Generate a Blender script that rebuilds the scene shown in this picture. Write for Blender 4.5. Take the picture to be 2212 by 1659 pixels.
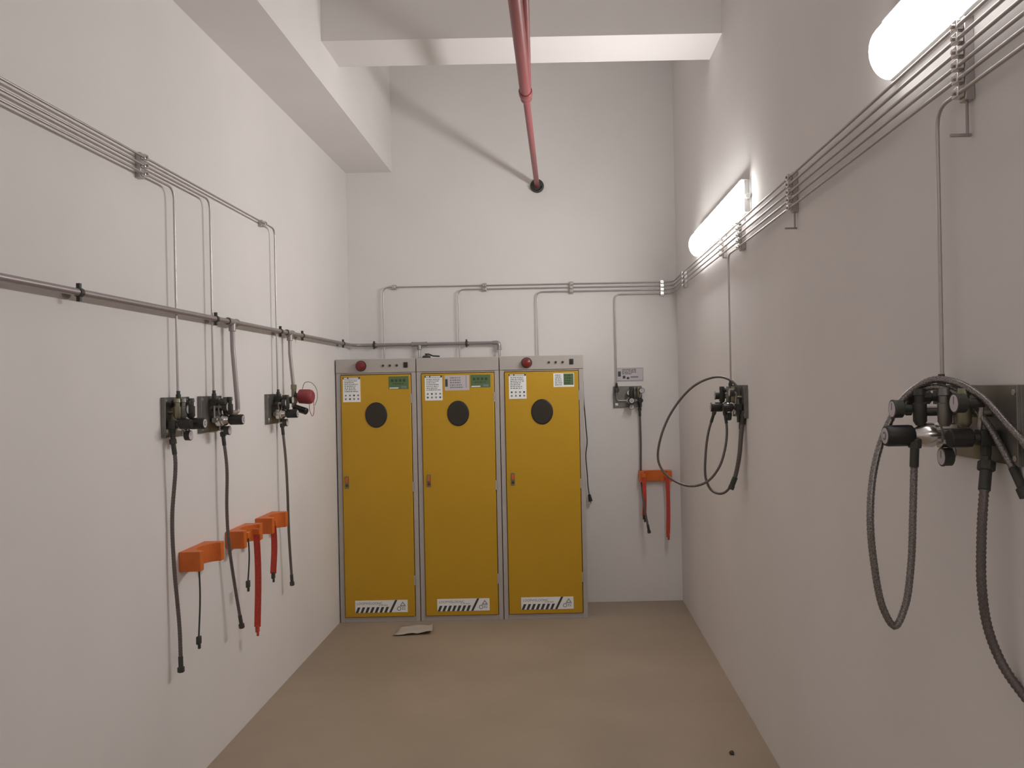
import bpy, math, random
from mathutils import Vector, Matrix, Euler
random.seed(4)
S = bpy.context.scene
for o in list(bpy.data.objects): bpy.data.objects.remove(o)
COL = S.collection
PI = math.pi

# ------------------------------------------------------------------ camera
EYE = 1.695
F = 1766.0                      # focal length in pixels of the 2212 px frame
PX, PY = 1205.0, 832.0          # where the corridor's axis meets the picture
ROLL = math.radians(1.15)
cam = bpy.data.cameras.new('camera'); co = bpy.data.objects.new('camera', cam); COL.objects.link(co)
cam.sensor_width = 36; cam.lens = F * 36 / 2212
cam.shift_x = (1106 - PX) / 2212; cam.shift_y = (PY - 829.5) / 2212
cam.clip_start = 0.02
c_, s_ = math.cos(ROLL), math.sin(ROLL)
co.matrix_world = Matrix(((c_, s_, 0, 0), (0, 0, -1, 0), (-s_, c_, 0, EYE), (0, 0, 0, 1)))
S.camera = co
# ------------------------------------------------------------------ world, exposure
w = bpy.data.worlds.new('world'); S.world = w; w.use_nodes = True
w.node_tree.nodes['Background'].inputs[0].default_value = (.6, .6, .6, 1)
w.node_tree.nodes['Background'].inputs[1].default_value = 0.15
S.view_settings.view_transform = 'Standard'; S.view_settings.look = 'None'
S.view_settings.gamma = 1; S.view_settings.use_curve_mapping = False
S.view_settings.exposure = 0.0
LAMP_FAR, LAMP_NEAR = 40.0, 8.0      # diffuser strengths; the added lamp behind the camera shares the far one

def at(px, py, y):
    """world point at depth y seen at a picture position"""
    dx, dy = px - PX, py - PY
    u = dx * c_ - dy * s_; v = dx * s_ + dy * c_
    return Vector((u * y / F, y, EYE - v * y / F))

# ------------------------------------------------------------------ materials
def mat(name, col, rough=.5, metal=0, emit=0, noise=0, nscale=8, bump=0, bscale=60, col2=None, coat=0):
    m = bpy.data.materials.new(name); m.use_nodes = True
    nt = m.node_tree; b = nt.nodes['Principled BSDF']
    b.inputs['Base Color'].default_value = (*col, 1)
    b.inputs['Roughness'].default_value = rough; b.inputs['Metallic'].default_value = metal
    if coat: b.inputs['Coat Weight'].default_value = coat
    tc = nt.nodes.new('ShaderNodeTexCoord')
    if noise:
        n = nt.nodes.new('ShaderNodeTexNoise'); n.inputs['Scale'].default_value = nscale; n.inputs['Detail'].default_value = 6
        nt.links.new(tc.outputs['Object'], n.inputs['Vector'])
        r = nt.nodes.new('ShaderNodeValToRGB')
        c2 = col2 or tuple(c * (1 - noise) for c in col)
        r.color_ramp.elements[0].position = .35; r.color_ramp.elements[1].position = .65
        r.color_ramp.elements[0].color = (*c2, 1); r.color_ramp.elements[1].color = (*col, 1)
        nt.links.new(n.outputs['Fac'], r.inputs[0]); nt.links.new(r.outputs[0], b.inputs['Base Color'])
    if bump:
        n = nt.nodes.new('ShaderNodeTexNoise'); n.inputs['Scale'].default_value = bscale; n.inputs['Detail'].default_value = 4
        nt.links.new(tc.outputs['Object'], n.inputs['Vector'])
        bp = nt.nodes.new('ShaderNodeBump'); bp.inputs['Strength'].default_value = bump; bp.inputs['Distance'].default_value = .002
        nt.links.new(n.outputs['Fac'], bp.inputs['Height']); nt.links.new(bp.outputs[0], b.inputs['Normal'])
    if emit:
        b.inputs['Emission Color'].default_value = (*col, 1); b.inputs['Emission Strength'].default_value = emit
    return m
M = dict(
    wall=mat('wall_paint', (.85, .815, .80), .85, noise=.05, nscale=1.2, bump=.15, bscale=25),
    ceil=mat('ceiling_paint', (.85, .815, .80), .9, noise=.04, nscale=1.5),
    floor=mat('floor_concrete', (.42, .335, .25), .55, noise=.14, nscale=1.3, bump=.2, bscale=40),
    steel=mat('stainless_tube', (.48, .445, .44), .36, .8),
    dsteel=mat('stainless_plate', (.25, .24, .22), .42, .8, noise=.2, nscale=14),
    chrome=mat('bright_chrome', (.62, .60, .58), .2, .95),
    vent=mat('galvanised_vent_pipe', (.36, .32, .32), .4, .6),
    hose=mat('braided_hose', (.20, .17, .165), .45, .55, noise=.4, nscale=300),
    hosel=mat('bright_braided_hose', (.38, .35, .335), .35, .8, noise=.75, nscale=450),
    black=mat('black_plastic', (.018, .017, .016), .45),
    dgrey=mat('dark_grey_casting', (.07, .07, .062), .5, .3, noise=.3, nscale=30),
    white=mat('white_print', (.95, .96, .95), .5),
    pale=mat('pale_print', (.62, .57, .6), .5),
    ink=mat('dark_ink', (.05, .06, .06), .6),
    inkg=mat('grey_ink', (.22, .24, .26), .6),
    green=mat('green_print', (.11, .18, .075), .5),
    dgreen=mat('dark_green_ink', (.04, .08, .035), .5),
    yellow=mat('yellow_door_enamel', (.60, .345, .016), .32, noise=.05, nscale=2, bump=.05, bscale=18),
    grey=mat('grey_cabinet_enamel', (.50, .46, .43), .45, noise=.05, nscale=3),
    glass=mat('dark_window_glass', (.03, .024, .017), .35),
    redl=mat('red_alarm_lens', (.20, .02, .02), .3),
    redp=mat('red_fire_pipe_enamel', (.30, .075, .078), .42, noise=.1, nscale=20),
    redb=mat('red_housing_enamel', (.32, .05, .06), .45),
    orange=mat('orange_bracket_enamel', (.72, .16, .022), .45, noise=.12, nscale=20),
    strap=mat('red_webbing', (.62, .07, .045), .75, noise=.2, nscale=90),
    paper=mat('white_paper', (.55, .5, .44), .8, noise=.1, nscale=12),
    brass=mat('dull_brass', (.26, .25, .17), .4, .7),
    lampbody=mat('lamp_housing_enamel', (.85, .85, .84), .5),
    lamp_far=mat('lit_diffuser_far', (1, .985, .96), .5, emit=LAMP_FAR),
    lamp_near=mat('lit_diffuser_near', (1, .985, .96), .5, emit=LAMP_NEAR),
)

# ------------------------------------------------------------------ mesh builder
class MB:
    def __init__(s): s.v = []; s.f = []; s.m = []; s.sm = []; s.xf = Matrix()
    def _add(s, vs, fs, mi=0, smooth=False):
        n = len(s.v); s.v += [s.xf @ Vector(v) for v in vs]
        for f in fs: s.f.append([i + n for i in f]); s.m.append(mi); s.sm.append(smooth)
        return s
    def box(s, a, b, mi=0):
        x0, x1 = sorted((a[0], b[0])); y0, y1 = sorted((a[1], b[1])); z0, z1 = sorted((a[2], b[2]))
        vs = [(x0,y0,z0),(x1,y0,z0),(x1,y1,z0),(x0,y1,z0),(x0,y0,z1),(x1,y0,z1),(x1,y1,z1),(x0,y1,z1)]
        return s._add(vs, [(0,3,2,1),(4,5,6,7),(0,1,5,4),(1,2,6,5),(2,3,7,6),(3,0,4,7)], mi)
    def cbox(s, c, d, mi=0):
        return s.box([c[i]-d[i]/2 for i in range(3)], [c[i]+d[i]/2 for i in range(3)], mi)
    def lathe(s, p0, p1, prof, n=20, mi=0, ell=1.0, ribs=0):
        """prof: list of (t 0..1 along p0->p1, radius)"""
        p0, p1 = Vector(p0), Vector(p1); d = (p1 - p0); L = d.length; d.normalize()
        a = Vector((0,0,1)) if abs(d.z) < .9 else Vector((1,0,0))
        e1 = d.cross(a).normalized(); e2 = e1.cross(d).normalized()
        vs = []; fs = []
        for t, r in prof:
            for k in range(n):
                rr = r * (1 - ribs * (k % 2))
                an = 2*PI*k/n
                vs.append(p0 + d*(L*t) + e1*math.cos(an)*rr + e2*math.sin(an)*rr*ell)
        q = len(prof)
        base = len(s.v)
        for j in range(q-1):
            for k in range(n):
                k2 = (k+1) % n
                fs.append((j*n+k, j*n+k2, (j+1)*n+k2, (j+1)*n+k))
        s._add(vs, fs, mi, True)
        s.v += []; n0 = base
        s.f.append([n0+k for k in range(n)][::-1]); s.m.append(mi); s.sm.append(False)
        s.f.append([n0+(q-1)*n+k for k in range(n)]); s.m.append(mi); s.sm.append(False)
        return s
    def cyl(s, p0, p1, r, r1=None, n=18, mi=0, ell=1.0, ribs=0, bev=0):
        r1 = r if r1 is None else r1
        if bev:
            L = (Vector(p1)-Vector(p0)).length; e = min(.45, bev/L)
            return s.lathe(p0, p1, [(0, max(r-bev, 1e-4)), (e, r), (1-e, r1), (1, max(r1-bev, 1e-4))], n, mi, ell, ribs)
        return s.lathe(p0, p1, [(0, r), (1, r1)], n, mi, ell, ribs)
    def tube(s, pts, r, n=10, mi=0, rings=0):
        P = [Vector(p) for p in pts]
        d = (P[1]-P[0]).normalized(); a = Vector((0,0,1)) if abs(d.z) < .9 else Vector((1,0,0))
        e1 = d.cross(a).normalized(); vs = []; fs = []
        for i, p in enumerate(P):
            t = (P[min(i+1, len(P)-1)] - P[max(i-1, 0)]).normalized()
            e1 = (e1 - t*e1.dot(t)).normalized(); e2 = t.cross(e1)
            rr = r * (1 - rings * (i % 2)) if rings else r
            for k in range(n):
                an = 2*PI*k/n; vs.append(p + e1*math.cos(an)*rr + e2*math.sin(an)*rr)
        for i in range(len(P)-1):
            for k in range(n):
                k2 = (k+1) % n; fs.append((i*n+k, i*n+k2, (i+1)*n+k2, (i+1)*n+k))
        b = len(s.v); s._add(vs, fs, mi, True)
        s.f.append([b+k for k in range(n)][::-1]); s.m.append(mi); s.sm.append(False)
        s.f.append([b+(len(P)-1)*n+k for k in range(n)]); s.m.append(mi); s.sm.append(False)
        return s
    def prism(s, poly, z0, z1, mi=0):
        n = len(poly); vs = [(x, y, z0) for x, y in poly] + [(x, y, z1) for x, y in poly]
        fs = [tuple(range(n))[::-1], tuple(range(n, 2*n))] + [(k, (k+1) % n, n+(k+1) % n, n+k) for k in range(n)]
        return s._add(vs, fs, mi)
    def nut(s, p0, p1, r, mi=0): return s.cyl(p0, p1, r, n=6, mi=mi, bev=r*.12)
    def build(s, name, mats, parent=None, origin=None, bevel=0):
        me = bpy.data.meshes.new(name)
        o3 = Vector(origin) if origin is not None else Vector((0,0,0))
        me.from_pydata([v - o3 for v in s.v], [], s.f)
        for m in (mats if isinstance(mats, (list, tuple)) else [mats]): me.materials.append(M[m])
        me.polygons.foreach_set('material_index', s.m); me.polygons.foreach_set('use_smooth', s.sm)
        me.update()
        me.set_sharp_from_angle(angle=math.radians(38))
        ob = bpy.data.objects.new(name, me); COL.objects.link(ob)
        if parent: ob.parent = parent
        elif origin is not None: ob.location = o3
        if bevel:
            md = ob.modifiers.new('bevel', 'BEVEL'); md.width = bevel; md.segments = 2; md.limit_method = 'ANGLE'
        return ob
def rect_poly(pts, th=None): return pts
def tag(o, label=None, cat=None, group=None, kind=None):
    if label: o['label'] = label
    if cat: o['category'] = cat
    if group: o['group'] = group
    if kind: o['kind'] = kind
    return o
def empty(name, loc, rz=0, label=None, cat=None, group=None):
    o = bpy.data.objects.new(name, None); COL.objects.link(o); o.empty_display_size = .05
    o.location = loc; o.rotation_euler = (0, 0, rz)
    return tag(o, label, cat, group)
def fillet(pts, r=.05, seg=6):
    P = [Vector(p) for p in pts]; out = [P[0]]
    for i in range(1, len(P)-1):
        a, b, c = P[i-1], P[i], P[i+1]
        d1 = (a-b); d2 = (c-b); k = min(r, d1.length*.45, d2.length*.45)
        p1 = b + d1.normalized()*k; p2 = b + d2.normalized()*k
        for j in range(seg+1):
            t = j/seg; out.append((1-t)**2*p1 + 2*t*(1-t)*b + t*t*p2)
    out.append(P[-1]); return out
def spline(pts, step=.012):
    P = [Vector(p) for p in pts]; P = [P[0]*2-P[1]] + P + [P[-1]*2-P[-2]]; raw = []
    for i in range(1, len(P)-2):
        p0, p1, p2, p3 = P[i-1:i+3]
        t1 = max((p1-p0).length, 1e-4)**.5; t2 = t1 + max((p2-p1).length, 1e-4)**.5; t3 = t2 + max((p3-p2).length, 1e-4)**.5
        for j in range(24):
            t = t1 + (t2-t1)*j/24
            A1 = p0*(t1-t)/t1 + p1*t/t1; A2 = p1*(t2-t)/(t2-t1) + p2*(t-t1)/(t2-t1); A3 = p2*(t3-t)/(t3-t2) + p3*(t-t2)/(t3-t2)
            B1 = A1*(t2-t)/t2 + A2*t/t2; B2 = A2*(t3-t)/(t3-t1) + A3*(t-t1)/(t3-t1)
            raw.append(B1*(t2-t)/(t2-t1) + B2*(t-t1)/(t2-t1))
    raw.append(P[-2]); out = [raw[0]]; acc = 0
    for a, b in zip(raw, raw[1:]):
        L = (b-a).length
        while acc + L >= step:
            a = a + (b-a).normalized()*(step-acc); out.append(a.copy()); L = (b-a).length; acc = 0
        acc += L
    return out

# ------------------------------------------------------------------ room shell
XL, XR, YB, YF, ZC = -1.62, .94, 6.37, -3.2, 4.25
def struct(name, a, b, m):
    return tag(MB().box(a, b).build(name, m, origin=((a[0]+b[0])/2, (a[1]+b[1])/2, min(a[2], b[2]))), kind='structure')
T = .15
struct('floor', (XL-T, YF-T, -T), (XR+T, YB+T, 0), 'floor')
struct('ceiling', (XL-T, YF-T, ZC), (XR+T, YB+T, ZC+T), 'ceil')
struct('wall_left', (XL-T, YF, 0), (XL, YB, ZC), 'wall')
struct('wall_right', (XR, YF, 0), (XR+T, YB, ZC), 'wall')
struct('wall_back', (XL-T, YB, 0), (XR+T, YB+T, ZC), 'wall')
struct('wall_front', (XL-T, YF-T, 0), (XR+T, YF, ZC), 'wall')
struct('trim_1', (XL, YF, 3.38), (-1.262, YB, ZC), 'ceil')          # concrete beam along the left wall
struct('trim_2', (-1.262, 4.49, 3.61), (XR, 4.855, ZC), 'ceil')     # concrete beam across the room

# ------------------------------------------------------------------ wall lamps
E0 = 1.695
def wall_lamp(y0, y1, label, lit):
    r = empty('wall_lamp', (XR, (y0+y1)/2, E0+.885), 0, label, 'lamp', 'linear wall lamps above the right hand tubes')
    h = (y1-y0)/2
    # local: -x towards the room, y along the wall
    b = MB(); b.prism([(0, -.066), (0, .074), (-.012, .086), (-.042, .086), (-.042, .081), (-.024, .081), (-.024, -.078), (-.012, -.078)], -h, h)  # top lip added to hold light back from the beam and wall above
    R = Matrix.Rotation(-PI/2, 4, 'X')
    b.v = [Vector((v.x, v.z, v.y)) for v in b.v]; b.f = [f[::-1] for f in b.f]
    b.build('housing', 'lampbody', r, bevel=.004)
    d = MB(); n = 14; prof = []
    for k in range(n+1):
        a = -PI/2 + PI*k/n; prof.append((-.025 - .055*math.cos(a), .076*math.sin(a)))
    d.prism(prof, -h+.004, h-.004); d.v = [Vector((v.x, v.z, v.y)) for v in d.v]; d.f = [f[::-1] for f in d.f]
    d.build('diffuser', lit, r)
    for sg in (-1, 1):
        ec = MB().box((-.004, sg*h-.012, -.074), (-.030, sg*(h+.006), .080)).build('end_cap', 'lampbody', r, bevel=.002)
        g = MB().cyl((-.016, sg*h, 0), (-.016, sg*(h+.03), 0), .013, n=12, bev=.003)
        g.build('cable_gland', 'lampbody', ec)
    return r
wall_lamp(3.92, 5.26, 'glowing white linear wall lamp nearer the yellow cabinets', 'lamp_far')
wall_lamp(.90, 2.22, 'glowing white linear wall lamp nearest the camera, top right corner', 'lamp_near')
wall_lamp(-2.15, -.83, 'added unseen fill lamp on the right wall behind the camera', 'lamp_far')  # added lamp out of view, brightens the back wall and cabinets

# ------------------------------------------------------------------ gas cabinets
def text_quads(b, x0, x1, z0, z1, y, rows, mi, seed, fill=.75):
    rnd = random.Random(seed); h = (z1-z0)/rows
    for r_ in range(rows):
        x = x0; zc = z1 - h*(r_+.5); end = x1 - rnd.random()*(x1-x0)*.3
        while x < end:
            wd = rnd.uniform(.005, .016)
            b.box((x, y, zc-h*.25), (min(x+wd, end), y+.0005, zc+h*.25), mi); x += wd + rnd.uniform(.002, .006)
def word(b, txt, x0, z0, hgt, y, mi, wscale=1.0):
    cu = bpy.data.curves.new('t', 'FONT'); cu.body = txt; cu.size = hgt*1.4
    ob = bpy.data.objects.new('t', cu); COL.objects.link(ob)
    dg = bpy.context.evaluated_depsgraph_get(); me = bpy.data.meshes.new_from_object(ob.evaluated_get(dg))
    vs = [(x0+v.co.x*wscale, y, z0+v.co.y) for v in me.vertices]
    b._add(vs, [tuple(p.vertices) for p in me.polygons], mi)
    bpy.data.objects.remove(ob); bpy.data.curves.remove(cu); bpy.data.meshes.remove(me)
CY = 5.94; CH = 1.912; CD = YB - CY - .012
def cabinet(x0, x1, label, kind):
    W = x1-x0; h = W/2
    r = empty('gas_cabinet', ((x0+x1)/2, CY, 0), 0, label, 'cabinet')
    b = MB(); g = .0015
    b.box((-h+g, .022, .0), (-h+.016, CD, CH-.004)).box((h-.016, .022, 0), (h-g, CD, CH-.004))
    b.box((-h+.016, CD-.012, 0), (h-.016, CD, CH-.004)).box((-h+.016, .022, 0), (h-.016, CD-.012, .03)).box((-h+.016, .022, CH-.02), (h-.016, CD-.012, CH-.004))
    b.build('body', 'grey', r)
    f = MB(); fw = .034
    f.box((-h+g, 0, 0), (-h+fw, .022, CH-.1)).box((h-fw, 0, 0), (h-g, .022, CH-.1)).box((-h+fw, .002, 0), (h-fw, .022, .036))
    f.box((-h+fw, .004, CH-.112), (h-fw, .022, CH-.1))
    f.build('front_frame', 'grey', r, bevel=.0015)
    t = MB().box((-h+g, -.006, CH-.1), (h-g, .022, CH)).build('top_panel', 'grey', r, bevel=.003)
    tz = CH - .050
    if kind != 2:
        al = MB().cyl((-.105, -.006, tz), (-.105, -.014, tz), .039, n=28, mi=1).lathe((-.105, -.012, tz), (-.105, -.05, tz), [(0, .034), (.5, .033), (.8, .027), (.95, .014), (1, .004)], 28, 0)
        al.build('alarm_light', ['redl', 'dgrey'], r)
        for k, xx in enumerate((.056, .106, .156)):
            MB().cyl((xx, -.006, tz), (xx, -.009, tz), .013, n=18, mi=0).cyl((xx, -.008, tz), (xx, -.014, tz), .0085, n=16, mi=1, bev=.002).build('indicator_light', ['grey', 'dgrey'], r)
        MB().box((.204, -.009, tz-.018), (.234, -.006, tz+.022)).box((.208, -.013, tz-.013), (.230, -.009, tz+.002), 1).box((.208, -.011, tz+.004), (.230, -.009, tz+.018), 1).build('rocker_switch', ['dgrey', 'black'], r)
    # door
    dx0, dx1, dz0, dz1 = -h+.038, h-.038, .040, CH-.116
    d = MB().box((dx0, -.010, dz0), (dx1, .018, dz1)).build('door', 'yellow', r, bevel=.004)
    zc = 1.505
    wnd = MB(); wnd.lathe((.0, -.0102, zc), (.0, -.0165, zc), [(0, .0795), (.6, .0795), (1, .076)], 40, 1, ell=1.16)
    wnd.lathe((0, -.0166, zc), (0, -.0172, zc), [(0, .072), (1, .072)], 40, 0, ell=1.16)
    wnd.build('round_window', ['glass', 'black'], d)
    lk = MB(); lx = -.222; lz = 1.02
    lk.box((lx-.014, -.014, lz-.045), (lx+.014, -.010, lz+.045)).cyl((lx, -.014, lz-.022), (lx, -.026, lz-.022), .009, n=14, mi=1, bev=.002).box((lx-.008, -.022, lz-.002), (lx+.008, -.014, lz+.036), 2)
    lk.build('door_lock', ['brass', 'redl' if kind == 2 else 'dgrey', 'orange'], d, bevel=.001)
    for zz in (.30, .98, 1.62):
        MB().cyl((dx1+.001, -.008, zz-.035), (dx1+.001, -.008, zz+.035), .005, n=10).build('hinge', 'grey', d)
    # printed sheets
    y = -.0112
    n = MB().box((-.238, y, 1.602), (-.111, -.010, 1.768), 0)
    n.box((-.238, y-.0004, 1.768), (-.113, -.010, 1.782), 2).box((-.230, y-.0008, 1.771), (-.205, y-.0004, 1.779), 0).box((-.196, y-.0008, 1.771), (-.125, y-.0004, 1.779), 0)
    text_quads(n, -.226, -.124, 1.672, 1.762, y-.0005, 7, 1, kind*7, .7)
    for a in range(4):
        for c in range(2):
            n.cbox((-.222+.030*a+.004, y-.0004, 1.650-.026*c), (.012, .0008, .012), 1 if (a+c+kind) % 3 else 2)
    n.build('notice_sheet', ['white', 'inkg', 'ink'], d)['label'] = 'white printed notice with rows of small text'
    if kind == 3:
        q = MB().box((.086, y, 1.682), (.236, -.010, 1.782), 0).box((.160, y-.0004, 1.695), (.232, -.010, 1.778), 1)
        text_quads(q, .098, .152, 1.69, 1.775, y-.0006, 6, 2, 9); text_quads(q, .166, .226, 1.70, 1.772, y-.0008, 4, 3, 10)
        q.build('status_card', ['white', 'green', 'inkg', 'dgreen'], d)['label'] = 'half white half green printed card'
    else:
        q = MB().box((.094, y, 1.690), (.238, -.010, 1.782), 1)
        for k in range(4): q.cbox((.120+.029*k, y-.0004, 1.752), (.018, .0008, .018), 2)
        text_quads(q, .125, .215, 1.722, 1.735, y-.0006, 1, 2, 3)
        q.box((.10, y-.0004, 1.694), (.165, -.010, 1.702), 0).box((.185, y-.0004, 1.696), (.225, -.010, 1.712), 3)
        q.build('status_card', ['white', 'green', 'dgreen', 'inkg'], d)['label'] = 'green printed card with dark characters'
    if kind == 2:
        p = MB().box((-.094, y, 1.672), (.084, -.010, 1.782), 0).box((-.090, y-.0004, 1.70), (-.072, -.010, 1.755), 2).box((.060, y-.0004, 1.69), (.064, -.010, 1.78), 1)
        text_quads(p, -.055, .05, 1.685, 1.772, y-.0006, 5, 1, 22)
        p.build('pale_card', ['pale', 'inkg', 'ink'], d)['label'] = 'pale pinkish printed card'
    # caution strip at the foot of the door
    L0, L1, Z0, Z1 = -.180, .200, .072, .161
    c = MB().box((L0, y, Z0), (L1, -.010, Z1), 0)
    word(c, 'LOOPWELOONC', L0+.012, Z1-.030, .017, y-.0004, 1, 1.0)
    text_quads(c, L0+.17, L0+.25, Z1-.040, Z1-.033, y-.0006, 1, 3, 5)
    sh = .018
    def slant(xa, xb, za, zb, k=.42, mi=2):
        c._add([(xa, y-.0005, za), (xb, y-.0005, za), (xb+(zb-za)*k, y-.0005, zb), (xa+(zb-za)*k, y-.0005, zb)], [(0, 1, 2, 3)], mi)
    for k in range(7): slant(L0+.002+.0345*k, L0+.021+.0345*k, Z0, Z0+.040)
    slant(L0+.245, L0+.262, Z0, Z1, .5)
    # warning triangle and box
    tx, tz2 = L0+.345, Z1-.030
    c._add([(tx-.022, y-.0005, tz2-.014), (tx+.022, y-.0005, tz2-.014), (tx, y-.0005, tz2+.018)], [(0, 1, 2)], 3)
    c._add([(tx-.012, y-.0008, tz2-.009), (tx+.012, y-.0008, tz2-.009), (tx, y-.0008, tz2+.008)], [(0, 1, 2)], 0)
    c.box((tx-.022, y-.0006, tz2-.019), (tx+.022, y, tz2-.016), 1)
    c.cyl((L0+.318, y, Z0+.026), (L0+.318, y-.0006, Z0+.026), .015, n=20, mi=3).cyl((L0+.318, y-.0005, Z0+.026), (L0+.318, y-.0009, Z0+.026), .010, n=20, mi=0)
    text_quads(c, L0+.338, L0+.370, Z0+.016, Z0+.036, y-.0006, 2, 3, 6)
    c.build('caution_strip', ['white', 'inkg', 'ink', 'inkg'], d)['label'] = 'white strip with lettering and black slanted stripes'
    return r
cabinet(-1.612, -1.030, 'yellow door gas cabinet against the left wall, darkest red alarm light', 1)
cabinet(-1.027, -.426, 'middle yellow door gas cabinet, plain grey top panel and pinkish card', 2)
cabinet(-.423, .188, 'yellow door gas cabinet at the right end with half white half green card', 3)

# ------------------------------------------------------------------ instrument tubes
RX, LX, BY = XR-.03, XL+.03, YB-.03
R_T = .0048
def tube_obj(pts, label, group, r=R_T, rr=.05, name='gas_tube'):
    p = fillet(pts, rr)
    return tag(MB().tube(p, r, 10).build(name, 'steel', origin=pts[0]), label, 'tube', group)
E = EYE
GR = 'stainless gas tubes of the right wall bundle'
tube_obj([(RX, YF+.004, E+.785), (RX, BY, E+.785), (-1.34, BY, E+.785), (-1.34, BY, CH-.004)], 'topmost tube of the right bundle, running across the back wall to the left cabinet', GR)
tube_obj([(RX, YF+.004, E+.757), (RX, BY, E+.757), (-.757, BY, E+.757), (-.757, BY, CH-.004)], 'second tube of the right bundle, dropping to the middle cabinet', GR)
tube_obj([(RX, YF+.004, E+.727), (RX, BY, E+.727), (-.148, BY, E+.727), (-.148, BY, CH-.004)], 'third tube of the right bundle, dropping to the right end cabinet', GR)
tube_obj([(RX, YF+.004, E+.697), (RX, BY, E+.697), (.456, BY, E+.697), (.456, BY, E+.005)], 'fourth tube of the right bundle, dropping to the back wall regulator panel', GR)
tube_obj([(RX, YF+.004, E+.667), (RX, 4.30, E+.667), (RX, 4.30, E+.005)], 'fifth tube of the right bundle, dropping to the far right wall regulator', GR)
tube_obj([(RX, YF+.004, E+.635), (RX, 1.935, E+.635), (RX, 1.935, E+.005)], 'lowest tube of the right bundle, dropping to the nearest right wall regulator', GR)
GL = 'stainless gas tubes high on the left wall'
tube_obj([(LX, YF+.004, E+.918), (LX, 4.64, E+.918), (LX, 4.64, E+.005)], 'topmost of the three upper left wall tubes, dropping farthest away', GL)
tube_obj([(LX, YF+.004, E+.886), (LX, 3.775, E+.886), (LX, 3.775, E+.005)], 'middle one of the three upper left wall tubes', GL)
tube_obj([(LX, YF+.004, E+.854), (LX, 3.42, E+.854), (LX, 3.42, E+.005)], 'lowest of the three upper left wall tubes, dropping nearest the camera', GL)

# wall frames: local x to the right as one faces the wall, local -y out of it
WALLS = {'left': (lambda a, z: (XL, a, z), PI/2), 'right': (lambda a, z: (XR, a, z), -PI/2), 'back': (lambda a, z: (a, YB, z), 0)}
def clamp(wall, a, zs, label, group='tube clamps on the walls', rod=0, wid=.03):
    fn, rz = WALLS[wall]; z0 = min(zs)-.018; z1 = max(zs)+.018
    r = empty('tube_clamp', fn(a, z0), rz, label, 'clamp', group)
    MB().box((-wid/2, 0, 0), (wid/2, -.022, z1-z0)).build('strut', 'steel', r, bevel=.002)
    for z in zs:
        c = MB().box((-wid/2+.002, -.022, z-z0-.011), (wid/2-.002, -.040, z-z0+.011))
        cl = c.build('clamp_block', 'chrome', r, bevel=.002)
        MB().nut((0, -.040, z-z0), (0, -.045, z-z0), .005).build('bolt', 'steel', cl)
    if rod:
        MB().cyl((0, -.012, 0), (0, -.012, -rod), .0035, n=8).box((-.004, -.004, -rod-.004), (.004, -.05, -rod+.002)).build('drop_rod', 'vent', r)
RZ = [E+.785, E+.757, E+.727, E+.697, E+.667, E+.635]
clamp('right', 1.83, RZ, 'tube clamp on the right wall nearest the camera, with a hanging rod', rod=.075)
clamp('right', 3.16, RZ[:5], 'tube clamp on the right wall between the two lamps', rod=.06)
clamp('right', 4.05, RZ[:5], 'wide tube clamp below the near end of the far wall lamp', wid=.06)
clamp('right', 4.48, RZ[:4], 'tube clamp on the right wall just past the drop tube of the far regulator')
clamp('right', 5.86, RZ[:4], 'tube clamp on the right wall next to the room corner')
clamp('back', .823, RZ[:4], 'tube clamp on the back wall next to the right room corner')
clamp('back', .12, RZ[:3], 'tube clamp on the back wall above the right end cabinet')
clamp('back', -.553, RZ[:2], 'tube clamp on the back wall between the two middle drops')
clamp('back', -1.255, RZ[:1], 'single tube clamp at the left end of the back wall')
clamp('left', 3.18, [E+.918, E+.886, E+.854], 'triple tube clamp high on the left wall')
clamp('left', 4.48, [E+.918], 'single tube clamp high on the left wall near its last drop')

# ------------------------------------------------------------------ vent pipe
VZ = E+.338; VX = XL+.045; VY = YB-.045
vr = empty('vent_pipe', (VX, YF, VZ), 0, 'thick grey vent pipe along the left wall and above the cabinets', 'pipe')
O = Vector((VX, YF, VZ))
def vp(b, name, m='vent', par=None, bevel=0): return b.build(name, m, par or vr, origin=O, bevel=bevel)
vp(MB().tube(fillet([(VX, YF, VZ), (VX, VY, VZ), (-.45, VY, VZ)], .12, 10), .0125, 14), 'pipe_run')
def tee(p, d, L=.055):
    p = Vector(p); d = Vector(d)
    b = MB().cyl(p-d*L, p+d*L, .017, n=16, bev=.002).cyl(p, p+Vector((0, 0, -.045)), .0165, n=16, bev=.002)
    b.cyl(p-d*L, p-d*(L-.014), .0195, n=16, bev=.002).cyl(p+d*(L-.014), p+d*L, .0195, n=16, bev=.002)
    vp(b, 'tee_fitting')
tee((VX, 3.97, VZ), (0, 1, 0)); tee((VX, 4.82, VZ), (0, 1, 0)); tee((-1.065, VY, VZ), (1, 0, 0), .06)
b = MB().tube(fillet([(-.50, VY, VZ), (-.448, VY, VZ), (-.448, VY, VZ-.05)], .03), .0165, 14).cyl((-.448, VY, VZ-.045), (-.448, VY, VZ-.056), .019, n=16)
vp(b, 'elbow_fitting')
vp(MB().tube(fillet([(VX, 3.97, VZ-.03), (VX, 3.97, VZ-.12), (VX+.018, 3.97, E-.06), (VX+.018, 3.97, E-.10), (VX+.01, 3.90, E-.10)], .03), .0115, 12), 'drop_pipe')
vp(MB().tube([(VX, 4.82, VZ-.03), (VX, 4.82, VZ-.12), (VX+.018, 4.82, E+.005)], .0105, 12), 'drop_pipe')
vp(MB().cyl((-1.065, VY, VZ-.04), (-1.065, VY, CH-.002), .0105, n=14), 'drop_pipe', 'chrome')
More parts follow.
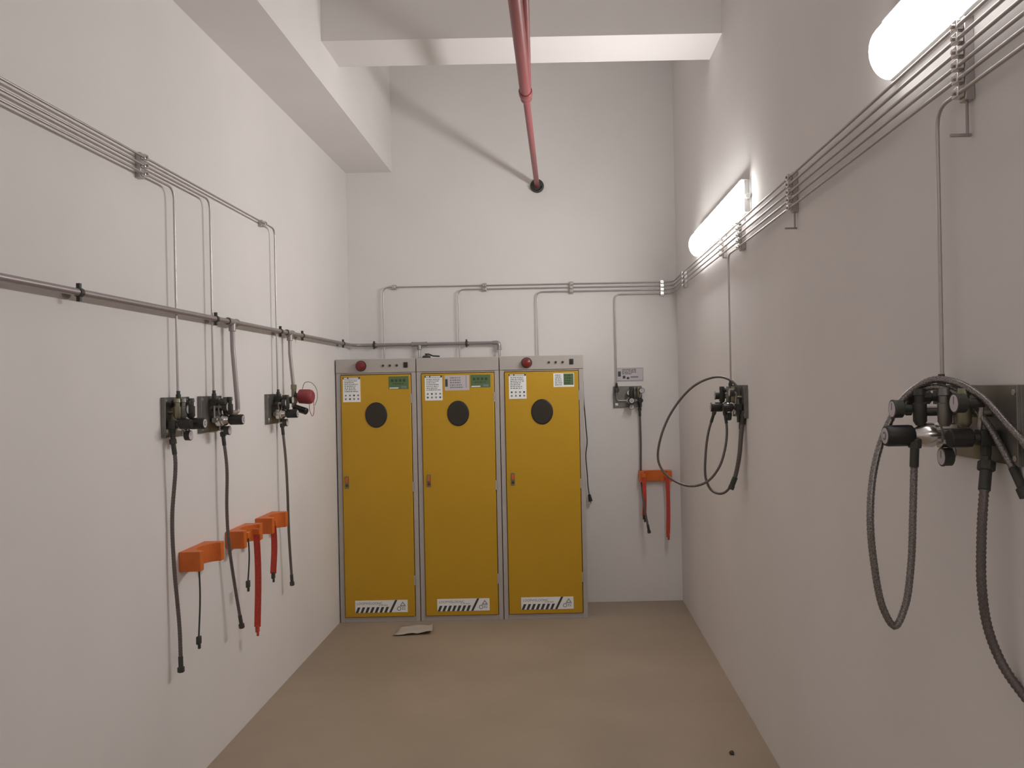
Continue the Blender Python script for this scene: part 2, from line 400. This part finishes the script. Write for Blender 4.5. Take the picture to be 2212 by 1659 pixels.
vp(MB().cyl((-.448, VY, VZ-.05), (-.448, VY, CH-.002), .0105, n=14), 'drop_pipe', 'chrome')
fl = MB().cyl((-1.065, VY, CH-.002), (-1.065, VY, CH+.010), .03, n=18, bev=.002)
vp(fl, 'cabinet_flange', 'dsteel')
# ball valve with lever on the cabinet top
bv = empty('lever_valve', (-1.0, VY-.07, CH), 0, 'small dark lever valve lying on top of the middle cabinet', 'valve')
MB().lathe((-.03, 0, .016), (.03, 0, .016), [(0, .010), (.15, .014), (.3, .016), (.7, .016), (.85, .014), (1, .010)], 14).cyl((0, 0, .016), (0, 0, .040), .007, n=10).build('valve_body', 'dgrey', bv)
MB().tube(fillet([(-.012, 0, .040), (.02, 0, .040), (.045, 0, .026), (.10, .005, .022)], .015), .0055, 8).build('lever', 'black', bv)
MB().tube(fillet([(-.03, 0, .014), (-.07, 0, .008), (-.10, .01, .006)], .02), .005, 8).build('stub_tube', 'steel', bv)
def vclip(p, d, label):
    p = Vector(p); d = Vector(d); nrm = Vector((-1, 0, 0)) if abs(d.y) > .5 else Vector((0, 1, 0))
    r = empty('pipe_clip', p, 0, label, 'clip', 'clips holding the thick vent pipe')
    b = MB().cyl(-d*.009, d*.009, .0158, n=16)
    b.build('ring', 'dgrey', r)
    MB().cyl(Vector((0, 0, 0)), nrm*.045, .006, n=8).cyl(nrm*.038, nrm*.045, .02, n=14).build('wall_stud', 'vent', r)
    MB().box((-.006, -.006, .012), (.006, .006, .030)).build('clip_lug', 'dgrey', r)
    MB().box((-.006, -.006, -.030), (.006, .006, -.012)).build('clip_lug', 'dgrey', r)
for y_, l in ((2.70, 'pipe clip on the left wall vent pipe nearest the camera'), (3.78, 'pipe clip just before the first tee of the vent pipe'),
              (4.66, 'pipe clip just before the second tee of the vent pipe'), (5.06, 'pipe clip just past the second tee of the vent pipe'), (6.02, 'pipe clip on the vent pipe beside the left room corner')):
    vclip((VX, y_, VZ), (0, 1, 0), l)
for x_, l in ((-1.415, 'dark pipe clip on the back wall above the left cabinet'), (-.70, 'pipe clip on the back wall above the middle cabinet')):
    vclip((x_, VY, VZ), (1, 0, 0), l)

# ------------------------------------------------------------------ red pipe
rp = empty('fire_pipe', (-.131, YB, 3.249), 0, 'long red enamelled pipe running overhead to the back wall', 'pipe')
O2 = Vector((-.131, YB, 3.249))
MB().cyl((-.131, YB, 3.249), (-.140, 4.38, 3.249), .0195, n=20).build('thin_pipe', 'redp', rp, origin=O2)
MB().cyl((-.140, 4.36, 3.249), (-.143, YF, 3.249), .030, n=24).build('wide_pipe', 'redp', rp, origin=O2)
MB().lathe((-.140, 4.44, 3.249), (-.140, 4.30, 3.249), [(0, .024), (.12, .031), (.3, .031), (.45, .027), (.6, .036), (.9, .037), (1, .034)], 22).build('reducing_coupling', 'redp', rp, origin=O2)
MB().cyl((-.126, 4.36, 3.262), (.055, YF, 3.30), .0165, n=18).build('branch_pipe', 'redp', rp, origin=O2)
fb = MB(); N = 26
fb.lathe((-.131, YB-.001, 3.249), (-.131, YB-.024, 3.249), [(0, .054), (.6, .052), (1, .034)], 28)
fb.build('wall_flange', 'dgrey', rp, origin=O2)
MB().tube([(-.131+.042*math.cos(t), YB-.032, 3.243+.042*math.sin(t)) for t in [PI*1.02+k*PI*.96/14 for k in range(15)]], .008, 8).build('hanger_clip', 'dgrey', rp, origin=O2)

# ------------------------------------------------------------------ regulator panels
ZP = E-.018
def station(wall, a, label, out=.135, gout=.075, inlet=-.08, reg=0., outl=.08, wd=.22, third=False, zr=-.112, glow=None, gthird=None):
    fn, rz = WALLS[wall]
    r = empty('regulator_panel', fn(a, ZP), rz, label, 'regulator', 'gas regulator panels on the walls')
    h = wd/2
    p = MB().box((-h, -.001, -.165), (h, -.012, 0)).box((-h, -.012, -.165), (-h+.004, -.02, 0)).box((h-.004, -.012, -.165), (h, -.02, 0))
    pl = p.build('mounting_plate', 'dsteel', r, bevel=.001)
    for sx in (-1, 1):
        for z in (-.015, -.15): MB().nut((sx*(h-.018), -.012, z), (sx*(h-.018), -.018, z), .007).build('bolt', 'steel', pl)
    MB().box((-h+.012, -.0135, -.150), (-h+.034, -.012, -.132)).build('small_tag', 'white', pl)['label'] = 'small square white tag'
    # inlet valve
    y = -.032
    iv = MB().cbox((inlet, y, -.028), (.028, .030, .034)).nut((inlet, y, -.012), (inlet, y, .012), .011).cyl((inlet, y, .008), (inlet, y, .026), .0075, n=12)
    iv.cyl((inlet, y-.012, -.028), (inlet, y-.030, -.028), .010, n=14)
    v1 = iv.build('inlet_valve', 'dgrey', r, bevel=.001)
    MB().cyl((inlet, y-.028, -.028), (inlet, y-.056, -.028), .017, n=20, ribs=.07, bev=.003).build('valve_knob', 'dgrey', v1)
    # link tube
    MB().tube(fillet([(inlet, y, -.044), (inlet, y, zr), (reg+(.03 if inlet > reg else -.03), y, zr)], .02), .0055, 10).build('link_tube', 'steel', r)
    # regulator
    k0 = out-.064
    b = MB().lathe((reg, -.018, zr), (reg, -k0, zr), [(0, .017), (.08, .020), (.22, .020), (.24, .029), (.52, .029), (.54, .023), (.62, .023), (.64, .028), (.8, .027), (1, .016)], 24)
    b.cbox((reg, -.034, zr), (.066, .022, .022))
    rg = b.build('regulator_body', 'chrome', r)
    MB().lathe((reg, -k0, zr), (reg, -out, zr), [(0, .018), (.06, .023), (.12, .0245), (.93, .0245), (1, .0225)], 28, ribs=.05).build('adjusting_knob', 'black', rg)
    MB().cyl((reg, -out, zr), (reg, -out-.0012, zr), .018, n=24).cyl((reg, -out-.001, zr), (reg, -out-.002, zr), .010, n=18, mi=1).cyl((reg, -out-.0018, zr), (reg, -out-.003, zr), .005, n=14).build('knob_face', ['pale', 'inkg'], rg)
    def gauge(gx, gz, tox, toz, par, go=gout, gr=.0205):
        MB().tube(fillet([(tox, -.045, toz), (tox*.5+gx*.5, -.045, (toz+gz)/2), (gx, -.045, gz), (gx, -go+.01, gz)], .01), .005, 8).build('gauge_stem', 'steel', par)
        if go > .1: MB().cyl((gx, -go+.065, gz), (gx, -go+.022, gz), .010, n=14, bev=.002).build('gauge_barrel', 'dgrey', par)
        g = MB().lathe((gx, -go+.024, gz), (gx, -go, gz), [(0, gr*.8), (.12, gr), (.85, gr), (.86, gr*1.06), (1, gr*1.04)], 24, 0)
        g.cyl((gx, -go-.0002, gz), (gx, -go-.0008, gz), gr*.88, n=24, mi=1).box((gx-.001, -go-.0012, gz-.002), (gx+.001, -go-.0008, gz+gr*.7), 2)
        g.build('pressure_gauge', ['dgrey', 'pale', 'ink'], par)
    gauge(reg-.012, zr+.060, reg, zr+.02, r); gauge(reg+.004, zr-.050, reg, zr-.02, r, glow or gout)
    if third: gauge(outl+.015, zr+.075, outl, zr+.018, r, gthird or gout)
    # row of upright check valves in front of the plate
    for k, (fx, fo) in enumerate(((.0, .60), (.45, .44), (.85, .34))):
        cx = reg + (outl-reg)*fx; cy = -out*fo
        cv = MB().lathe((cx, cy, zr+.022), (cx, cy, -.006), [(0, .009), (.12, .015), (.6, .015), (.62, .011), (.8, .011), (.82, .014), (1, .012)], 14)
        cv.cyl((cx, cy, zr+.05), (cx, -.012, zr+.05), .007, n=10)
        cv.build('check_valve', ['dgrey', 'dgrey', 'brass'][k] if k != 1 else 'dsteel', r)
    # outlet valve
    s = 1 if outl > reg else -1
    MB().cyl((reg+s*.03, y, zr), (outl-s*.012, y, zr), .0075, n=12).nut((reg+s*.034, y, zr), (reg+s*.048, y, zr), .012).build('link_nipple', 'chrome', r)
    ov = MB().cbox((outl, y, zr), (.030, .032, .034)).cyl((outl, y-.014, zr), (outl, y-.032, zr), .012, .009, n=14)
    ov.nut((outl, y, zr-.014), (outl, y, zr-.038), .0125).cyl((outl, y, zr-.036), (outl, y, zr-.075), .0095, n=14)
    o_ = ov.build('outlet_valve', 'dgrey', r, bevel=.001)
    MB().cyl((outl, y-.030, zr), (outl, y-.078, zr), .0205, n=24, ribs=.06, bev=.003).build('valve_knob', 'black', o_)
    return r
station('left', 3.44, 'regulator panel on the left wall nearest the camera', inlet=-.02, reg=-.018, outl=-.075, out=.14, gout=.078)
station('left', 3.78, 'middle regulator panel of the left wall, beside the thick vent drop', inlet=-.005, reg=.02, outl=.088, out=.155, gout=.09)
station('left', 4.62, 'regulator panel of the left wall beside the red pressure switch', inlet=.02, reg=-.01, outl=.08, out=.15, gout=.09, third=True)
station('back', .541, 'regulator panel on the back wall under a small data plate', inlet=-.085, reg=.02, outl=.09, third=True)
station('right', 4.18, 'far regulator panel of the right wall with looped hoses', inlet=-.12, reg=-.06, outl=.06, wd=.27, out=.15, gout=.125, third=True, glow=.07, gthird=.08)
station('right', 1.79, 'largest regulator panel, on the right wall close to the camera', inlet=-.145, reg=-.065, outl=.05, wd=.30, out=.20, gout=.178, third=True, glow=.075, gthird=.105)

# data plate over the back panel
dp = MB(); X0, X1, Z0, Z1 = .462, .668, EYE+.022, EYE+.125
dp.box((X0, YB-.001, Z0), (X1, YB-.006, Z1), 0)
dp.box((X0+.004, YB-.0065, Z0+.004), (X1-.004, YB-.006, Z0+.006), 1).box((X0+.004, YB-.0065, Z1-.006), (X1-.004, YB-.006, Z1-.004), 1).box((X1-.006, YB-.0065, Z0+.004), (X1-.004, YB-.006, Z1-.004), 1)
dp.box((X0+.008, YB-.0066, Z0+.035), (X0+.03, YB-.006, Z0+.075), 2)
text_quads(dp, X0+.04, X0+.15, Z0+.05, Z0+.095, YB-.0066, 4, 2, 31)
dp.cbox((X0+.055, YB-.0063, Z0+.030), (.02, .0008, .022), 2); dp.cbox((X0+.085, YB-.0063, Z0+.022), (.02, .0008, .016), 2); dp.cbox((X0+.135, YB-.0063, Z0+.030), (.06, .0008, .012), 1)
tag(dp.build('data_plate', ['pale', 'inkg', 'ink'], origin=((X0+X1)/2, YB, Z0)), 'small pale data plate on the back wall above the regulator panel', 'plate')

# ------------------------------------------------------------------ hoses
def hose(pts, r, label, m='hose', ends=(0, 1), nut=None, ring=.10, group='flexible braided gas hoses', step=.006):
    P = spline(pts, step); o = P[0]
    rt = empty('gas_hose', o, 0, label, 'hose', group)
    MB().tube(P, r, 10, rings=ring).build('braided_sleeve', m, rt, origin=o)
    nr = nut or r*1.7
    for e in ends:
        p, q = (P[0], P[5]) if e == 0 else (P[-1], P[-6])
        d = (q-p).normalized()
        b = MB().cyl(p, p+d*.05, r*1.18, n=14, bev=.002).nut(p-d*.016, p+d*.006, nr)
        b.build('end_nut', 'dgrey', rt, origin=o)
    return rt
def lp(wall, a, lx, out, z):     # a panel-local point in the world
    fn, rz = WALLS[wall]; b = Vector(fn(a, z))
    X = {'left': Vector((0, 1, 0)), 'right': Vector((0, -1, 0)), 'back': Vector((1, 0, 0))}[wall]
    N = {'left': Vector((1, 0, 0)), 'right': Vector((-1, 0, 0)), 'back': Vector((0, -1, 0))}[wall]
    return b + X*lx + N*out
zo = ZP-.112-.075
hose([lp('left', 3.44, -.075, .032, zo), at(379, 1000, 3.37), at(372, 1120, 3.37), at(376, 1220, 3.37), at(388, 1360, 3.38), at(391, 1444, 3.38)], .0082, 'braided hose hanging on the left wall nearest the camera')
hose([lp('left', 3.78, .088, .032, zo), at(490, 1010, 3.87), at(490, 1100, 3.87), at(494, 1170, 3.88), at(508, 1270, 3.92), at(522, 1352, 3.95)], .0078, 'braided hose hanging behind the middle orange bracket of the left wall')
hose([lp('left', 4.62, .08, .032, zo), at(617, 990, 4.70), at(621, 1060, 4.70), at(624, 1150, 4.72), at(631, 1260, 4.74)], .0078, 'braided hose of the left wall nearest the yellow cabinets')
hose([lp('back', .541, .09, .032, zo), at(1384, 950, 6.33), at(1385, 1030, 6.33), at(1391, 1090, 6.25), at(1402, 1148, 6.23)], .0085, 'braided hose hanging from the back wall regulator panel')
# far right panel: big loop, small loop and two straight tails
hose([at(1601, 880, 4.15), at(1596, 845, 4.16), at(1580, 823, 4.18), at(1550, 814, 4.22), at(1500, 833, 4.26), at(1452, 888, 4.30), at(1426, 950, 4.30), at(1422, 995, 4.30), at(1436, 1022, 4.28), at(1465, 1043, 4.25), at(1497, 1050, 4.22), at(1528, 1040, 4.2), at(1553, 1010, 4.18), at(1567, 965, 4.2), at(1570, 925, 4.22), at(1566, 893, 4.23)], .0068, 'hose making the wide round loop left of the far right regulator')
hose([at(1542, 893, 4.30), at(1530, 935, 4.30), at(1524, 985, 4.29), at(1525, 1035, 4.28), at(1538, 1060, 4.26), at(1560, 1066, 4.22), at(1580, 1048, 4.18), at(1593, 1000, 4.14), at(1598, 950, 4.13), at(1600, 905, 4.13)], .0068, 'hose making the narrow hanging loop under the far right regulator')
hose([at(1607, 895, 4.10), at(1601, 940, 4.10), at(1597, 985, 4.10), at(1588, 1030, 4.12), at(1580, 1052, 4.12)], .0115, 'thick short hose tail hanging straight under the far right regulator', nut=.016)
hose([at(1600, 838, 4.2), at(1612, 852, 4.12), at(1619, 900, 4.06), at(1623, 950, 4.05), at(1627, 1010, 4.05), at(1630, 1056, 4.05)], .008, 'rightmost thin hose tail beside the far right regulator')
# near right panel
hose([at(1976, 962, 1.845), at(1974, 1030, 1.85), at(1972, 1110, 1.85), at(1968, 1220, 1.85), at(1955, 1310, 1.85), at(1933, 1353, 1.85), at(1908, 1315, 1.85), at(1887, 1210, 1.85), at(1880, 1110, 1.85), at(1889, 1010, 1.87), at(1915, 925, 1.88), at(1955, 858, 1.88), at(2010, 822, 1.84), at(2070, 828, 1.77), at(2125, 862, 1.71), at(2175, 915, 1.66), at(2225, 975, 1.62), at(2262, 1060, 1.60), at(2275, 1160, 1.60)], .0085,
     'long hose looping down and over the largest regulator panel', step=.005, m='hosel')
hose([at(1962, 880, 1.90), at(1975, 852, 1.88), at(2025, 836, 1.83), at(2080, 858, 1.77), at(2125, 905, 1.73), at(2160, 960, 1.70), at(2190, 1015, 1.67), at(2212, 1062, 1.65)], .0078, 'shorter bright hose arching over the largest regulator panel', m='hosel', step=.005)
hose([lp('right', 1.79, .05, .032, zo+.01), at(2124, 1085, 1.72), at(2120, 1170, 1.72), at(2121, 1270, 1.72), at(2135, 1360, 1.72), at(2168, 1440, 1.70), at(2222, 1515, 1.66), at(2290, 1590, 1.60)], .0105, 'thick ribbed hose hanging below the largest regulator panel to the right', step=.005, ring=.16)

# ------------------------------------------------------------------ red pressure switch
ps = empty('pressure_switch', (VX+.018, 4.82, E), 0, 'red round pressure switch with thin looped wires on the left wall', 'switch')
MB().nut((0, 0, .035), (0, 0, .005), .017).cyl((0, 0, .01), (0, 0, -.10), .014, n=14).nut((0, 0, -.04), (0, 0, -.075), .020).cyl((0, -.0, -.05), (-.03, 0, -.05), .009, n=12).build('valve_body', 'brass', ps)
MB().cyl((.005, 0, -.03), (.035, 0, -.032), .016, n=16).lathe((.03, -.0, -.035), (.115, -.01, -.04), [(0, .03), (.08, .042), (.7, .044), (.9, .040), (1, .030)], 26, 1).build('housing', ['dgrey', 'redb'], ps)
MB().cyl((.005, -.015, -.10), (.085, -.035, -.125), .020, n=18, bev=.003).build('lower_knob', 'black', ps)
MB().tube(spline([(.05, 0, .006), (.07, -.01, .045), (.105, -.01, .045), (.135, -.01, .01), (.14, -.01, -.05), (.125, -.01, -.09)], .008), .0016, 6).build('wire', 'dgrey', ps)
MB().tube(spline([(.09, 0, -.07), (.095, -.01, -.12), (.11, -.01, -.155), (.12, -.01, -.12), (.118, -.01, -.06)], .008), .0018, 6).build('wire', 'redb', ps)

# ------------------------------------------------------------------ orange cylinder brackets
def bracket(wall, a, label, straps, wd=.25):
    fn, rz = WALLS[wall]; h = wd/2; zc = .978
    r = empty('cylinder_bracket', fn(a, zc), rz, label, 'bracket', 'orange gas cylinder brackets')
    n = 16; poly = [(-h, -.001), (h, -.001), (h, -.092), (h-.028, -.092)]
    for k in range(n+1):
        an = PI*k/n; poly.append(((h-.036)*math.cos(an), -.092+.060*math.sin(an)))
    poly += [(-h+.028, -.092), (-h, -.092)]
    MB().prism(poly[::-1], -.042, .042).build('saddle', 'orange', r, bevel=.003)
    for sx in (-1, 1): MB().nut((sx*.05, -.028, 0), (sx*.05, -.04, 0), .008).build('bolt', 'steel', r)
    for (sx, sout, L, wide, red) in straps:
        z0 = .0; P = []
        b = MB(); k = 10; w_, t_ = (.030, .003) if wide == 'x' else (.003, .032)
        if not red: w_, t_ = .004, .006
        pts = [(sx + .006*math.sin(3*j/k), -sout - .004*math.sin(4*j/k), .02 - (L+.02)*j/k) for j in range(k+1)]
        vs = []; fs = []
        for (x, y, z) in pts: vs += [(x-w_/2, y-t_/2, z), (x+w_/2, y-t_/2, z), (x+w_/2, y+t_/2, z), (x-w_/2, y+t_/2, z)]
        for j in range(k):
            for q in range(4): fs.append((4*j+q, 4*j+(q+1) % 4, 4*j+4+(q+1) % 4, 4*j+4+q))
        fs += [(3, 2, 1, 0)][::-1] + [(4*k, 4*k+1, 4*k+2, 4*k+3)]
        b._add(vs, fs); st = b.build('strap', 'strap' if red else 'dgrey', r)
        if not red: st['label'] = 'thin dark strap'
        x, y, z = pts[-1]
        MB().cbox((x, y, z-.01), (.024, .016, .034)).cbox((x+.004, y, z-.036), (.014, .01, .024)).build('buckle', 'strap' if red and L > .4 else 'dgrey', st, bevel=.003)
        MB().cbox((sx, -sout, .01), (.036 if wide == 'x' else .014, .014 if wide == 'x' else .036, .03)).build('strap_anchor', 'orange', r, bevel=.002)
bracket('left', 3.585, 'orange cylinder bracket on the left wall nearest the camera', [(-.098, .070, .33, 'x', False)])
bracket('left', 4.07, 'middle orange cylinder bracket of the left wall, longest red strap', [(-.05, .080, .22, 'x', False), (.05, .085, .47, 'o', True)])
bracket('left', 4.46, 'orange cylinder bracket on the left wall nearest the cabinets', [(-.085, .080, .26, 'o', True)])
bracket('back', .738, 'orange cylinder bracket on the back wall with two red straps', [(-.095, .096, .30, 'x', True), (.085, .096, .44, 'x', True)])

# ------------------------------------------------------------------ power cord beside the cabinets
pc = empty('power_cord', (.205, 6.33, .80), 0, 'thin black power cord hanging beside the right end cabinet', 'cord')
o = Vector((.205, 6.33, .80))
MB().tube(spline([(.195, 6.30, 1.72), (.196, 6.31, 1.60), (.205, 6.32, 1.47), (.21, 6.33, 1.38), (.218, 6.33, 1.25), (.206, 6.33, 1.15), (.214, 6.33, 1.0), (.219, 6.33, .90), (.228, 6.33, .83)], .01), .004, 8).build('cable', 'black', pc, origin=o)
MB().cyl((.226, 6.33, .845), (.236, 6.325, .79), .011, .016, n=12, bev=.003).cyl((.236, 6.325, .79), (.238, 6.325, .775), .003, n=6).build('plug', 'black', pc, origin=o)

# ------------------------------------------------------------------ litter on the floor
rnd = random.Random(3); b = MB(); nx, ny = 9, 7; vs = []; fs = []
for j in range(ny):
    for i in range(nx):
        u, v = i/(nx-1)-.5, j/(ny-1)-.5
        z = .004 + .010*abs(math.sin(5*u+3*v)) + rnd.uniform(0, .006) + (.012 if j == 0 and i > 5 else 0)
        vs.append((u*(.24-.05*v), v*.20 + .03*u, z))
for j in range(ny-1):
    for i in range(nx-1): q = j*nx+i; fs.append((q, q+1, q+nx+1, q+nx))
b._add(vs, fs, 0, False); b.v = [v + Vector((-1.03, 5.70, 0)) for v in b.v]
pp = b.build('paper_sheet', 'paper', origin=(-1.03, 5.70, 0)); sm = pp.modifiers.new('thickness', 'SOLIDIFY'); sm.thickness = .0015; sm.offset = 1
tag(pp, 'crumpled pale sheet of paper on the floor before the cabinets', 'paper')
db = MB().lathe((.755, 3.72, 0), (.762, 3.72, .016), [(0, .008), (.3, .013), (.7, .010), (1, .004)], 8)
tag(db.build('floor_debris', 'dgrey', origin=(.762, 3.72, 0)), 'small dark lump on the floor near the right wall', 'debris')
